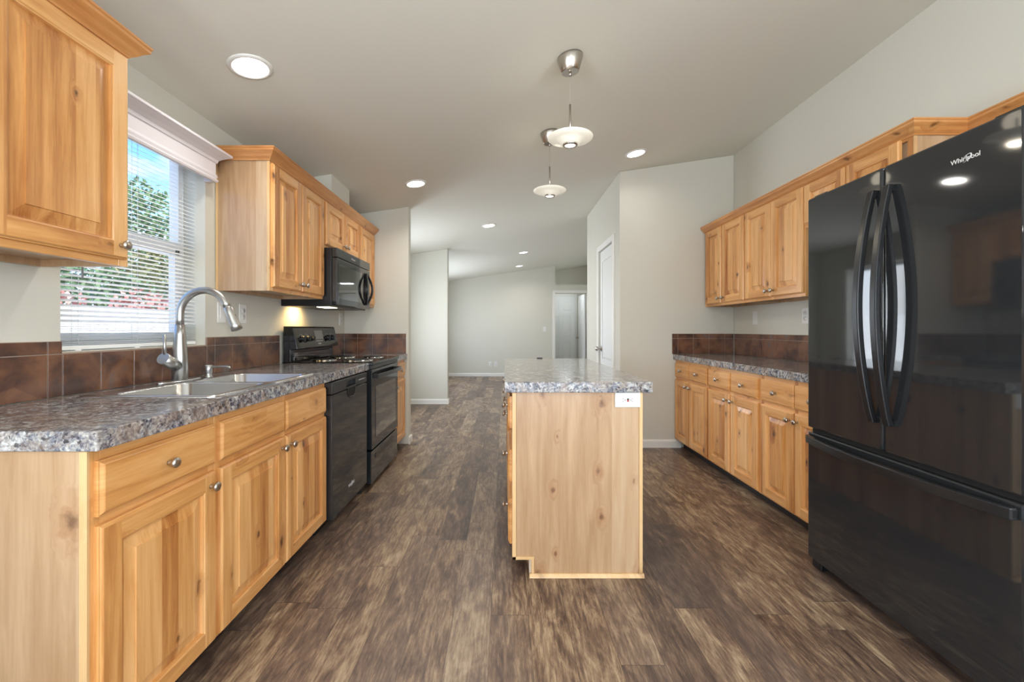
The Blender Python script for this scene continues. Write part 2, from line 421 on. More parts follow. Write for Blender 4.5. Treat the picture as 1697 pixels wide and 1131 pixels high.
# pantry box: front face at YP, left face X=1.125 with a door
PX = 1.125; PY0, PY1 = 4.435, 5.09
mb = MB().cells([PX, PX+.11, XR], [YP, YP+.11, PY0, PY1, 5.72, 5.83], [0, 2.07, None],
    lambda i, j, k: (i == 1 and 0 < j < 4) or (i == 0 and j == 2 and k == 0), zf=zc)
struct(mb.build('wall_pantry', PAINT, bevel=.008), 'greige pantry wall between kitchen and hall')
# far wall with doorway and open niche above it
mb = MB().cells([XL, 1.243, 2.03, XR], [YF, YF+.11], [0, 2.046, 2.25, None], lambda i, j, k: (i == 1 and k in (0, 2)) or (i == 2 and k == 2), zf=zc)
struct(mb.build('wall_far', PAINT), 'far greige living room wall')
# hall behind it
struct(MB().cells([.9, XR], [11.5, 11.6], [0, None], zf=zc).build('wall_hall', PAINT))
struct(MB().cells([1.02, 1.12], [YF+.11, 11.5], [0, None], zf=zc).build('wall_hall_side', PAINT))

BASEP = [(0, 0), (.014, 0), (.014, .062), (.009, .074), (0, .078)]
def baseb(name, path, side=1): struct(MB().sweep(BASEP, path, side=side).build(name, WHITE))
baseb('baseboard_pantry', [(1.72, YP), (PX, YP), (PX, PY0-.07)], side=-1)
baseb('baseboard_pantry_side', [(PX, PY1+.07), (PX, 5.83)], side=-1)
baseb('baseboard_far', [(XL, YF), (1.175, YF)])
baseb('baseboard_partition', [(XL, 6.61), (-.875, 6.61), (-.875, 6.72)])
baseb('baseboard_return', [(-.961, 4.293), (-.961, 4.40), (XL, 4.40)])
baseb('baseboard_left', [(XL, 4.42), (XL, 6.61)])
baseb('baseboard_living', [(XL, 6.74), (XL, YF)])

# casings and doors
def casing(name, x_or_y, a, b, h, plane, wd=.062, th=.016, sgn=-1):
    m_ = MB()
    if plane == 'x':
        X0, X1 = x_or_y+sgn*th, x_or_y
        m_.box(X0, X1, a-wd, a, 0, h+wd).box(X0, X1, b, b+wd, 0, h+wd).box(X0, X1, a, b, h, h+wd)
    else:
        Y0, Y1 = x_or_y+sgn*th, x_or_y
        m_.box(a-wd, a, Y0, Y1, 0, h+wd).box(b, b+wd, Y0, Y1, 0, h+wd).box(a, b, Y0, Y1, h, h+wd)
    return struct(m_.build(name, WHITE, bevel=.004))
casing('trim_1', PX, PY0, PY1, 2.07, 'x')
casing('trim_2', YF, 1.243, 2.03, 2.046, 'y')
def panel_door(name, loc, rz, w_, h_, panels, knob_x, t_=.035, mat_=DOORW, kmat=NICKEL, both=True, knob=True):
    """leaf in local x (width), front at y=0 facing -y"""
    root = struct(bpy.data.objects.new(name, None)); COL.objects.link(root); root.location = loc; root.rotation_euler = (0, 0, rz)
    m_ = MB().box(.001, w_-.001, .0085, t_-.0085, .001, h_-.001)
    for f0, sg in ((.0, 1), (t_, -1)):
        xs_ = sorted({0, w_} | {p[0] for p in panels} | {p[1] for p in panels}); zs_ = sorted({0, h_} | {p[2] for p in panels} | {p[3] for p in panels})
        def sk(i, j, k):
            cx, cz = (xs_[i]+xs_[i+1])/2, (zs_[k]+zs_[k+1])/2
            return any(p[0] < cx < p[1] and p[2] < cz < p[3] for p in panels)
        m_.cells(xs_, sorted([f0, f0+sg*.009]), zs_, sk)
        for (a, b_, c, d) in panels:
            i_ = .028
            m_.add([(a, f0+sg*.008, c), (b_, f0+sg*.008, c), (b_, f0+sg*.008, d), (a, f0+sg*.008, d), (a+i_, f0+sg*.001, c+i_), (b_-i_, f0+sg*.001, c+i_), (b_-i_, f0+sg*.001, d-i_), (a+i_, f0+sg*.001, d-i_)],
                   [(0, 1, 5, 4), (1, 2, 6, 5), (2, 3, 7, 6), (3, 0, 4, 7), (4, 5, 6, 7)])
    m_.build('door_leaf', mat_, root)
    if knob:
        k_ = MB()
        for sg, f0 in ((-1, 0), (1, t_)):
            k_.lathe([(.030, 0), (.030, .006), (.012, .010), (.011, .035), (.024, .045), (.027, .058), (.020, .070), (.004, .074)], (knob_x, f0, .92), 'y', 20, sgn=sg)
        k_.build('door_knob', kmat, root)
    return root
w_ = PY1-PY0
pd = panel_door('door_1', (PX+.012, PY1-.004, .008), -PI/2, w_-.008, 2.056, [(.10, w_-.108, .80, 1.93), (.10, w_-.108, .14, .68)], .065)
tag(pd, 'white two panel pantry door with satin knob')
h_ = MB()
for z_ in (.2, 1.02, 1.85): h_.box(w_-.012, w_+.004, -.012, 0, z_, z_+.09).cyl((w_-.006, -.010, z_-.004), (w_-.006, -.010, z_+.094), .006, n=10)
h_.build('hinge', NICKEL, pd)
six = lambda w: [(.11, w/2-.05, .22, .80), (w/2+.05, w-.11, .22, .80), (.11, w/2-.05, .95, 1.52), (w/2+.05, w-.11, .95, 1.52), (.11, w/2-.05, 1.64, 1.90), (w/2+.05, w-.11, 1.64, 1.90)]
panel_door('door_2', (1.13, 11.47, .01), 0, .76, 2.03, six(.76), .07, t_=.028)
casing('trim_3', 11.5, 1.125, 1.893, 2.045, 'y', .055)
panel_door('door_3', (2.015, 10.64, .01), PI/2+.03, .74, 2.02, six(.74), .68)

# ------------------------------------------------------------------ kitchen window (structure) + blind + cornice
y0, y1, z0, z1 = KW
X0, X1 = XL-.165, XL-.115
mb = MB(); t_ = .038; zm = 1.575
mb.box(X0, X1, y0, y1, z0, z0+t_).box(X0, X1, y0, y1, z1-t_, z1).box(X0, X1, y0, y0+t_, z0+t_, z1-t_).box(X0, X1, y1-t_, y1, z0+t_, z1-t_)
mb.box(X0+.004, X1+.006, y0+t_, y1-t_, zm-.032, zm+.032)
mb.box(X0+.02, X1+.006, y0+t_, y0+t_+.03, z0+t_, zm).box(X0+.02, X1+.006, y1-t_-.03, y1-t_, z0+t_, zm).box(X0+.02, X1+.006, y0+t_, y1-t_, z0+t_, z0+t_+.03)
kw = struct(mb.build('window_1', VINYL, bevel=.002), 'white vinyl sash window over the sink')
MB().box(X0+.023, X0+.027, y0+.02, y1-.02, z0+.02, z1-.02).build('pane', GLASS, kw)

bl = thing('window_blind', 'white horizontal mini blind hanging in the sink window', 'blind', (XL-.055, (y0+y1)/2, z0))
hw = (y1-y0)/2-.008
m_ = MB()
for k in range(46):
    zz = .115+k*.0196
    tl = .48   # slat tilt
    pts = []
    for q in range(5):
        u = (q/4-.5)*.025; pts.append((u*math.cos(tl), zz-u*math.sin(tl)+.0016*(1-(2*q/4-1)**2)))
    vs = [(a, -hw, c) for a, c in pts]+[(a, hw, c) for a, c in pts]
    m_.add(vs, [(i, i+1, 6+i, 5+i) for i in range(4)], 0, True)
for k in range(10):
    zz = .024+k*.0085; pts = [((q/4-.5)*.025, zz+.0025*(1-(2*q/4-1)**2)) for q in range(5)]
    m_.add([(a, -hw, c) for a, c in pts]+[(a, hw, c) for a, c in pts], [(i, i+1, 6+i, 5+i) for i in range(4)], 0, True)
SLAT = bpy.data.materials.new('blind_slat'); SLAT.use_nodes = True; SLAT.node_tree.nodes.clear(); t = NT(SLAT.node_tree)
a_ = t.n('ShaderNodeBsdfDiffuse'); a_.inputs[0].default_value = lin(240, 239, 235); b_ = t.n('ShaderNodeBsdfTranslucent'); b_.inputs[0].default_value = lin(240, 238, 230)
mx_ = t.n('ShaderNodeMixShader'); mx_.inputs[0].default_value = .38; SLAT.node_tree.links.new(a_.outputs[0], mx_.inputs[1]); SLAT.node_tree.links.new(b_.outputs[0], mx_.inputs[2])
SLAT.node_tree.links.new(mx_.outputs[0], t.n('ShaderNodeOutputMaterial').inputs[0])
m_.build('slats', SLAT, bl)
MB().box(-.012, .012, -hw, hw, .003, .020).build('bottom_rail', VINYL, bl, bevel=.003)
MB().box(-.016, .016, -hw, hw, z1-z0-.035, z1-z0-.003).build('head_rail', VINYL, bl)
c_ = MB()
for yy in (-hw+.10, 0, hw-.10):
    c_.cyl((.013, yy, .02), (.013, yy, z1-z0-.03), .0009, n=5); c_.cyl((-.013, yy, .02), (-.013, yy, z1-z0-.03), .0009, n=5)
    c_.box(-.008, .0135, yy-.012, yy+.012, .0, .004)
c_.build('ladder_cord', VINYL, bl)
MB().cyl((.024, -hw+.105, .28), (.024, -hw+.105, z1-z0-.03), .0032, n=8).build('tilt_wand', plain('clear_grey_wand', lin(150, 152, 155), .2), bl)

vl = thing('window_cornice', 'white crown moulded cornice box above the sink window', 'valance', (XL, 0, 0))
P_ = [(0, 1.945), (.066, 1.945), (.070, 1.955), (.062, 1.962), (.066, 1.975), (.060, 1.990), (.060, 2.045), (.066, 2.048), (.070, 2.062), (.086, 2.076), (.108, 2.090), (.116, 2.094), (.116, 2.106), (0, 2.106)]
ya, yb = 1.49, 2.352
mb = MB()
mb.sweep([(a-.06, c) for a, c in P_ if a > 0]+[(-.012, 2.106), (-.012, 1.945)], [(.0, ya+.06), (.06, ya+.06), (.06, yb-.05), (.0, yb-.05)], side=1)
mb.build('cornice_board', plain('cornice_paint', lin(214, 209, 213), .4), vl, bevel=.0015)

# ------------------------------------------------------------------ backsplash
def tiles(name, label, segs, plane, at, sgn, z0=.912, tops=None, group='brown slate tile backsplashes'):
    """segs: list of (a, b, zt, [column edges]) along the wall; rows: big then small"""
    m_ = MB(); g = .0034; th = .009
    def bx(a, b, c, d, t, mi):
        if plane == 'x': m_.box(at, at+sgn*t, a, b, c, d, mi)
        else: m_.box(a, b, at, at+sgn*t, c, d, mi)
    for a, b, zt, cuts in segs:
        bx(a, b, z0, zt, th-.0025, 1)
        ed = [a]+cuts+[b]
        for p, q in zip(ed, ed[1:]):
            bx(p+g/2, q-g/2, z0+.001, min(z0+.152, zt-.001), th, 0)
            if zt > z0+.17: bx(p+g/2, q-g/2, z0+.152+g, zt-.002, th, 0)
    o = m_.build(name, [TILE, GROUT], bevel=.0012, seg=1); return tag(o, label, 'backsplash', None)
TT = 1.112
tiles('tile_backsplash', 'brown slate tile backsplash along the wall behind the sink', [(1.02, 1.553, TT, [1.198, 1.35, 1.502]), (1.553, 2.305, 1.070, [1.70, 1.852, 2.004, 2.156]), (2.305, 3.055, TT, [2.37, 2.522, 2.674, 2.826, 2.978])], 'x', XL, 1)
tiles('tile_backsplash', 'brown tile backsplash in the corner on the return wall beyond the stove', [(-1.60, -.985, TT, [-1.47, -1.318, -1.166, -1.014])], 'y', 4.293, -1)
tiles('tile_backsplash', 'short brown tile strip on the left wall right after the stove', [(3.86, 4.281, TT, [4.0, 4.152])], 'x', XL, 1)
tiles('tile_backsplash', 'brown tile backsplash on the right wall behind the long counter', [(2.08, YP-.012, TT, [2.2, 2.352, 2.504, 2.656, 2.808, 2.96, 3.112, 3.264, 3.416, 3.568, 3.72, 3.872, 4.024])], 'x', XR, -1)
tiles('tile_backsplash', 'brown tile backsplash on the pantry wall at the end of the right counter', [(1.635, 2.234, TT, [1.69, 1.842, 1.994, 2.146])], 'y', YP, -1)

# ------------------------------------------------------------------ cabinets
def knob_mesh(m_, x, y, z_):
    m_.lathe([(.0075, 0), (.0065, .004), (.0055, .011), (.0085, .015), (.0150, .019), (.0158, .023), (.0130, .0275), (.0060, .0295), (.0005, .030)], (x, y, z_), 'y', 18, sgn=-1)
def cab_knob(parent, x, y, z_):
    m_ = MB(); knob_mesh(m_, x, y, z_); return m_.build('knob', NICKEL, parent)
def raised_door(parent, x0, x1, z0, z1, yf, knob=None, name='door'):
    m_ = MB(); W_, H_ = x1-x0, z1-z0; sw = .056
    # edges
    def ring(d, y): return [(x0+d, y, z0+d), (x1-d, y, z0+d), (x1-d, y, z1-d), (x0+d, y, z1-d)]
    def band(r0, r1, mi=(1, 0, 1, 0)):
        for k in range(4):
            a, b = k, (k+1) % 4
            m_.add([r0[a], r0[b], r1[b], r1[a]], [(0, 1, 2, 3)], mi[k])
    t = .019
    m_.add(ring(0, yf+t), [(3, 2, 1, 0)], 0)
    band(ring(0, yf+t), ring(0, yf+.007)); band(ring(0, yf+.007), ring(.003, yf+.006)); band(ring(.003, yf+.006), ring(.006, yf+.001)); band(ring(.006, yf+.001), ring(.008, yf))
    a, s_ = .008, sw
    m_.add([(x0+a, yf, z0+a), (x0+s_, yf, z0+a), (x0+s_, yf, z1-a), (x0+a, yf, z1-a)], [(0, 1, 2, 3)], 0)
    m_.add([(x1-s_, yf, z0+a), (x1-a, yf, z0+a), (x1-a, yf, z1-a), (x1-s_, yf, z1-a)], [(0, 1, 2, 3)], 0)
    m_.add([(x0+s_, yf, z0+a), (x1-s_, yf, z0+a), (x1-s_, yf, z0+s_), (x0+s_, yf, z0+s_)], [(0, 1, 2, 3)], 1)
    m_.add([(x0+s_, yf, z1-s_), (x1-s_, yf, z1-s_), (x1-s_, yf, z1-a), (x0+s_, yf, z1-a)], [(0, 1, 2, 3)], 1)
    band(ring(s_, yf), ring(s_+.003, yf+.003)); band(ring(s_+.003, yf+.003), ring(s_+.006, yf+.0035)); band(ring(s_+.006, yf+.0035), ring(s_+.008, yf+.012))
    bv = min(.034, W_*.09)
    band(ring(s_+.008, yf+.012), ring(s_+.012, yf+.012), (0, 0, 0, 0)); band(ring(s_+.012, yf+.012), ring(s_+.011+bv, yf+.005), (0, 0, 0, 0)); band(ring(s_+.011+bv, yf+.005), ring(s_+.012+bv, yf+.0015), (0, 0, 0, 0))
    m_.add(ring(s_+.012+bv, yf+.0015), [(0, 1, 2, 3)], 0)
    o = m_.build(name, [WV, WH], parent)
    if knob:
        kx = x0+.030 if knob[0] == 'l' else x1-.030; kz = z1-.045 if knob[1] == 't' else z0+.045
        cab_knob(o, kx, yf, kz)
    return o
def slab_drawer(parent, x0, x1, z0, z1, yf, knob=True, name='drawer'):
    m_ = MB(); mats = (0, 0, 0, 0)
    def ring(d, y): return [(x0+d, y, z0+d), (x1-d, y, z0+d), (x1-d, y, z1-d), (x0+d, y, z1-d)]
    rs = [ring(0, yf+.019), ring(0, yf+.008), ring(.003, yf+.007), ring(.008, yf+.002), ring(.011, yf)]
    m_.add(rs[0], [(3, 2, 1, 0)])
    for a, b in zip(rs, rs[1:]):
        for k in range(4): m_.add([a[k], a[(k+1) % 4], b[(k+1) % 4], b[k]], [(0, 1, 2, 3)])
    m_.add(rs[-1], [(0, 1, 2, 3)])
    o = m_.build(name, WH, parent)
    if knob: cab_knob(o, (x0+x1)/2, yf, (z0+z1)/2)
    return o
def frame_mesh(W_, z0, z1, stiles, rails, st=.019):
    """face frame as joined boxes; stiles: x ranges, rails: (x0,x1,z0,z1)"""
    m_ = MB()
    for a, b in stiles: m_.box(a, b, 0, st, z0, z1, 0)
    for a, b, c, d in rails: m_.box(a, b, .0005, st, c, d, 1)
    return m_
DT = .019   # doors sit in front of the frame
BZ0, BZ1 = .082, .861
def base_cabinet(label, X, Y, rz, W_, bays, depth=.60, group=None, knobs=True, endpanel=None, drawer_knobs=True, near_margin=0.009):
    """bays: list of (x0,x1,knobside) door+drawer columns"""
    r = thing('base_cabinet', label, 'cabinet', (X, Y, 0), rz, group)
    b = MB().cells([0, .016, W_-.016, W_], [.019, .021, depth-.012, depth], [BZ0, BZ0+.016, BZ1-.001], lambda i, j, k: i == 1 and j < 2 and k == 1); b.build('carcass', WV, r)
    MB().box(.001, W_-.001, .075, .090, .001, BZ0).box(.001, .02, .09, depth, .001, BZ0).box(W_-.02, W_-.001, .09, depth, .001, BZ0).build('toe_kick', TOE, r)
    st = [(0, .028), (W_-.028, W_)]
    for p, q in zip(bays, bays[1:]): st.append((p[1]-.012, q[0]+.012))
    rl = [(.028, W_-.028, BZ0, BZ0+.035), (.028, W_-.028, BZ1-.035, BZ1-.001), (.028, W_-.028, .665, .70)]
    frame_mesh(W_, BZ0, BZ1-.001, st, rl).build('face_frame', [WV, WH], r, bevel=.001, seg=1)
    for a, c, ks in bays:
        slab_drawer(r, a, c, .695, .832, -DT, knob=drawer_knobs)
        raised_door(r, a, c, .094, .672, -DT, (ks, 't'))
    return r
XFL = -1.004
Lr = PI/2; Rr = -PI/2
c1 = base_cabinet('knotty wood base cabinet at the near end of the sink counter, drawer with knob', XFL, 1.035, Lr, .445, [(.012, .432, 'r')])
# finished end panel facing the camera
ep = MB().box(0-.004, 0, .012, .60, .001, BZ1-.001); ep.build('end_panel', WP, c1)
MB().box(-.006, .0, -.001, .018, BZ0, BZ1-.001).build('edge_strip', WE, c1)
base_cabinet('knotty wood sink base cabinet with two plain false drawer fronts', XFL, 1.481, Lr, .909, [(.013, .447, 'r'), (.462, .896, 'l')], drawer_knobs=False)
base_cabinet('narrow wood base cabinet between the stove and the return wall', XFL, 3.845, Lr, .440, [(.012, .415, 'l')])

XFR = 1.674
base_cabinet('wood base cabinet against the pantry wall at the far end of the right counter', XFR, 4.180, Rr, .675, [(.012, .315, 'r'), (.330, .662, 'l')], depth=.565)
base_cabinet('middle wood base cabinet of the right counter run', XFR, 3.504, Rr, .713, [(.014, .340, 'r'), (.362, .692, 'l')], depth=.565)
base_cabinet('wood base cabinet of the right run, next to the refrigerator', XFR, 2.790, Rr, .66, [(.016, .330, 'r'), (.337, .648, 'l')], depth=.565)

UZ0, UZ1 = 1.37, 2.13
def upper_cabinet(label, X, Y, rz, W_, doors, z0=UZ0, z1=UZ1, depth=.30, end=None, bottom_knob=True, doorz=None):
    r = thing('upper_cabinet', label, 'cabinet', (X, Y, 0), rz)
    b = MB(); b.box(0, .016, .018, depth, z0, z1).box(W_-.016, W_, .018, depth, z0, z1).box(.016, W_-.016, .018, depth, z0+.022, z1).box(.016, W_-.016, depth-.02, depth, z0, z0+.03)
    b.build('carcass', WP, r)
    st = [(0, .03), (W_-.03, W_)]
    for p, q in zip(doors, doors[1:]): st.append((p[1]-.012, q[0]+.012))
    frame_mesh(W_, z0, z1, st, [(.03, W_-.03, z0, z0+.036), (.03, W_-.03, z1-.06, z1)]).build('face_frame', [WV, WH], r, bevel=.001, seg=1)
    for a, c, ks in doors: raised_door(r, a, c, z0+.022, z1-.045, -DT, (ks, 'b'))
    if end == 'lo':
        MB().box(-.003, 0, .012, depth, z0, z1).build('end_panel', WP, r)
        MB().box(-.005, 0, -.0005, .014, z0, z1).box(-.005, 0, depth-.012, depth, z0, z1).build('edge_strip', WE, r)
    if end == 'hi':
        MB().box(W_, W_+.003, .012, depth, z0, z1).build('end_panel', WP, r)
        MB().box(W_, W_+.005, -.0005, .014, z0, z1).build('edge_strip', WE, r)
    return r
XUL = -1.306
upper_cabinet('large near wood wall cabinet left of the window, cropped by the photo edge', XUL, 1.022, Lr, .458, [(.030, .446, 'r')], end='hi')
upper_cabinet('two door wood wall cabinet between the window and the microwave', XUL, 2.386, Lr, .694, [(.010, .339, 'r'), (.347, .680, 'l')], end='lo')
upper_cabinet('short two door wood cabinet directly above the microwave', XUL, 3.081, Lr, .758, [(.020, .372, 'r'), (.384, .742, 'l')], z0=1.748)
upper_cabinet('single door wood wall cabinet beyond the microwave, beside the return wall', XUL, 3.840, Lr, .448, [(.012, .420, 'l')])
XUR = 1.954
upper_cabinet('two door wood wall cabinet against the pantry wall, furthest on the right', XUR, 4.165, Rr, .699, [(.030, .326, 'r'), (.345, .690, 'l')], depth=.287)
upper_cabinet('two door wood wall cabinet in the middle of the right upper run', XUR, 3.465, Rr, .684, [(.006, .339, 'r'), (.346, .680, 'l')], depth=.287)
upper_cabinet('two door wood wall cabinet partly hidden behind the refrigerator top', XUR, 2.780, Rr, .733, [(.006, .340, 'r'), (.347, .675, 'l')], depth=.287, end='hi', z0=1.81)

CP = [(0, 2.094), (.004, 2.094), (.008, 2.100), (.020, 2.110), (.030, 2.122), (.042, 2.132), (.046, 2.136), (.046, 2.146), (.050, 2.149), (.050, 2.156), (-.02, 2.156), (-.02, 2.131), (0, 2.131)]
def crown(label, path, side, dz=0):
    o = MB().sweep([(a, c+dz) for a, c in CP], path, side=side).build('crown_moulding', WCR); return tag(o, label, 'crown moulding')
XC = XUL-.0
crown('wood crown moulding on top of the near left wall cabinet', [(XC+.001, 1.0), (XC+.001, 1.482), (XL+.002, 1.482)], 1)
crown('long wood crown moulding over the wall cabinets around the microwave', [(XL+.002, 2.380), (XC+.001, 2.380), (XC+.001, 4.289)], 1)
crown('long wood crown moulding over the right wall cabinets, ending above the refrigerator', [(XUR-.001, 4.165), (XUR-.001, 2.041), (2.205, 2.041)], 1, -.014)
pr = thing('wall_rail', 'wood board with crown along the right wall above the refrigerator', 'wood trim', (0, 0, 0))
MB().sweep([(a, c-.014) for a, c in CP], [(2.205, 2.035), (2.205, .60)], side=1).build('crown', WCR, pr)
MB().box(2.206, 2.243, .60, 2.035, 1.70, 2.115).build('board', WH, pr)

# ------------------------------------------------------------------ countertops
CZ0, CZ1 = .862, .911
SK = (-1.535, -1.035, 1.53, 2.345)   # sink outer
cut = (SK[0]+.02, SK[1]-.02, SK[2]+.02, SK[3]-.02)
xs = [XL+.001, cut[0], cut[1], -.972]; ys = [1.022, cut[2], cut[3], 3.078]
o = MB().cells(xs, ys, [CZ0, CZ1], lambda i, j, k: i == 1 and j == 1).build('countertop', GRAN, bevel=.0035)
tag(o, 'long speckled grey granite look countertop holding the sink', 'countertop')
o = MB().box(XL+.001, -.972, 3.845, 4.291, CZ0, CZ1).build('countertop', GRAN, bevel=.0035)
tag(o, 'short speckled countertop piece between the stove and the return wall', 'countertop')
o = MB().box(1.645, XR-.001, 2.13, YP-.001, CZ0, CZ1).build('countertop', GRAN, bevel=.0035)
tag(o, 'speckled countertop on the right run beside the refrigerator', 'countertop')
IX0, IX1, IY0, IY1 = .0, .686, 1.977, 3.587
o = MB().box(IX0, IX1, IY0, IY1, CZ0, CZ1).build('countertop', GRAN, bevel=.0035)
tag(o, 'speckled brown and grey countertop on the kitchen island', 'countertop')

# ------------------------------------------------------------------ island
isl = thing('kitchen_island', 'freestanding wood kitchen island with drawers on its left side', 'island', (.036, 3.56, 0), Rr)
IL, ID = 1.555, .607
prof = [(.0, .082), (.088, .082), (.088, .001), (ID, .001), (ID, CZ0-.001), (.0, CZ0-.001)]
MB().prism(prof, 'x', .0, IL).build('carcass', WV, isl)
prof2 = [(.0, .082), (.088, .082), (.088, .001), (ID, .001), (ID, CZ0-.001), (.0, CZ0-.001)]
MB().prism(prof2, 'x', IL, IL+.006).build('end_panel', WP, isl)
mb = MB(); E0, E1 = IL+.006, IL+.014; t_ = .014
mb.box(E0, E1, .0, .018, .082, CZ0-.002).box(E0, E1, ID-.016, ID, .02, CZ0-.002)
mb.box(E0, E1, .0, .102, .082, .096).box(E0, E1, .088, .102, .016, .082)
mb.prism([(E0, .001), (E1+.010, .001), (E1+.008, .008), (E1, .018), (E0, .018)], 'y', .080, ID+.006)
mb.build('edge_trim', WE, isl, bevel=.001, seg=1)
MB().box(.02, IL, .080, .0885, .002, .081).build('toe_board', VENEER, isl)
yd = -.019
def idr(x0, x1, z0, z1): slab_drawer(isl, x0, x1, z0, z1, yd)
b0 = IL-.012
idr(b0-.40, b0, .690, .838); idr(b0-.40, b0, .440, .588); idr(b0-.40, b0, .145, .356)
for k in range(2):
    x1_ = b0-.44-k*.55; x0_ = x1_-.51
    slab_drawer(isl, x0_, x1_, .695, .838, yd)
    raised_door(isl, x0_, x0_+.25, .10, .672, yd, ('r', 't')); raised_door(isl, x0_+.258, x1_, .10, .672, yd, ('l', 't'))
# outlet on the island end
def outlet(name, label, cat, loc, rz, kind, w_=.072, h_=.117, horiz=False):
    r = thing(name, label, cat, loc, rz)
    m_ = MB().box(-w_/2, w_/2, -.006, 0, -h_/2, h_/2); m_.build('cover_plate', PLATE, r, bevel=.0025)
    if kind == 'rocker':
        MB().box(-.0165, .0165, -.0085, -.006, -.033, .033).build('rocker', PLATE, r, bevel=.001)
    elif kind == 'duplex':
        for sg in (-1, 1):
            q = MB().lathe([(.016, 0), (.016, .003), (.001, .0031)], (0, -.006, sg*.0195), 'y', 20, sgn=-1).build('receptacle', PLATE, r)
            MB().box(-.0075, -.0055, -.0098, -.009, sg*.0195-.002, sg*.0195+.006).build('slot', SLOT, q); MB().box(.0055, .0075, -.0098, -.009, sg*.0195-.002, sg*.0195+.006).build('slot', SLOT, q)
    elif kind == 'gfci':
        q = MB().box(-.033, .033, -.0085, -.006, -.0165, .0165).build('receptacle', PLATE, r, bevel=.001)
        for sg in (-1, 1):
            MB().box(sg*.021-.005, sg*.021+.003, -.0092, -.0085, .004, .0058).build('slot', SLOT, q); MB().box(sg*.021-.005, sg*.021+.003, -.0092, -.0085, -.0058, -.004).build('slot', SLOT, q)
            MB().cyl((sg*.021+sg*(-.008), -.0085, 0), (sg*.021+sg*(-.008), -.0092, 0), .0024, n=12).build('ground_hole', SLOT, q)
        MB().box(-.0045, .0045, -.0105, -.0085, -.0075, -.0005).build('reset_button', RED, q)
        MB().box(-.0045, .0045, -.0105, -.0085, .0005, .0075).build('test_button', SLOT, q)
    return r
outlet('power_outlet', 'white outlet with red reset button on the island end', 'outlet', (.573, 1.997-.001, .826), 0, 'gfci', .118, .068)
outlet('light_switch', 'white rocker switch plate left of the pair beside the faucet', 'switch', (XL, 2.435, 1.25), Lr, 'rocker')
outlet('power_outlet', 'white outlet plate right of the pair beside the faucet', 'outlet', (XL, 2.630, 1.25), Lr, 'duplex')
outlet('power_outlet', 'white outlet plate on the left wall beyond the stove', 'outlet', (XL, 4.20, 1.25), Lr, 'duplex')
outlet('light_switch', 'white plate on the right wall under the far upper cabinets', 'switch', (XR, 3.83, 1.255), Rr, 'rocker')
outlet('power_outlet', 'white outlet plate half hidden behind the refrigerator edge', 'outlet', (XR, 3.19, 1.255), Rr, 'duplex')
outlet('light_switch', 'white switch plate on the far wall left of the doorway', 'switch', (.985, YF, 1.16), 0, 'rocker')
outlet('power_outlet', 'left one of two low outlets on the far wall', 'outlet', (-.345, YF, .30), 0, 'duplex')
outlet('power_outlet', 'right one of two low outlets on the far wall', 'outlet', (-.215, YF, .30), 0, 'duplex')
o = MB().box(.27, .317, 3.560, 3.584, CZ1, CZ1+.008).build('black_item', BLK2, bevel=.002); tag(o, 'small flat black clip lying at the far edge of the island top', 'item')  # small black object of unknown kind

# ------------------------------------------------------------------ sink
sk = thing('kitchen_sink', 'stainless steel double bowl drop in sink', 'sink', ((SK[0]+SK[1])/2, (SK[2]+SK[3])/2, CZ1))
cx, cy = (SK[0]+SK[1])/2, (SK[2]+SK[3])/2
def rr(x0, x1, y0, y1, r, z, n=6):
    pts = []
    for (px, py, a0) in ((x1-r, y1-r, 0), (x0+r, y1-r, PI/2), (x0+r, y0+r, PI), (x1-r, y0+r, 3*PI/2)):
        for k in range(n+1): a = a0+k*PI/2/n; pts.append((px+r*math.cos(a), py+r*math.sin(a), z))
    return pts
HX, HY = (SK[1]-SK[0])/2, (SK[3]-SK[2])/2
B1 = (-HX+.095, HX-.025, -HY+.028, -.016); B2 = (-HX+.095, HX-.025, .016, HY-.028)
mb = MB()
zr = .0045
# deck: built as two halves each with a bowl hole
for (b, ya_, yb_) in ((B1, -HY, 0), (B2, 0, HY)):
    out = rr(-HX, HX, ya_, yb_, .03, zr)
    n = len(out)
    if b is B1: out = [(x, (min(y, 0) if abs(y) > .0001 and y < -.031 else (0 if y > -.031 else y)), z_) for x, y, z_ in out]
    else: out = [(x, (0 if y < .031 else y), z_) for x, y, z_ in out]
    inn = rr(*b, .05, zr); inn2 = rr(b[0]+.004, b[1]-.004, b[2]+.004, b[3]-.004, .047, zr-.004)
    w1 = rr(b[0]+.008, b[1]-.008, b[2]+.008, b[3]-.008, .045, -.15); w2 = rr(b[0]+.035, b[1]-.035, b[2]+.035, b[3]-.035, .04, -.172)
    ce = rr(b[0]+.15, b[1]-.15, b[2]+.15, b[3]-.15, .02, -.176)
    skirt = [(x*1.0, y*1.0, 0.0) for x, y, z_ in out]
    mb.rings([skirt, out, inn, inn2, w1, w2, ce], 0, True, False, True)
mb.build('basin', STEEL, sk)
for b in (B1, B2):
    MB().lathe([(.042, 0), (.042, .003), (.034, .003), (.030, -.001), (.002, -.001)], ((b[0]+b[1])/2, (b[2]+b[3])/2, -.1755), 'z', 24).build('drain', CHROME, sk)

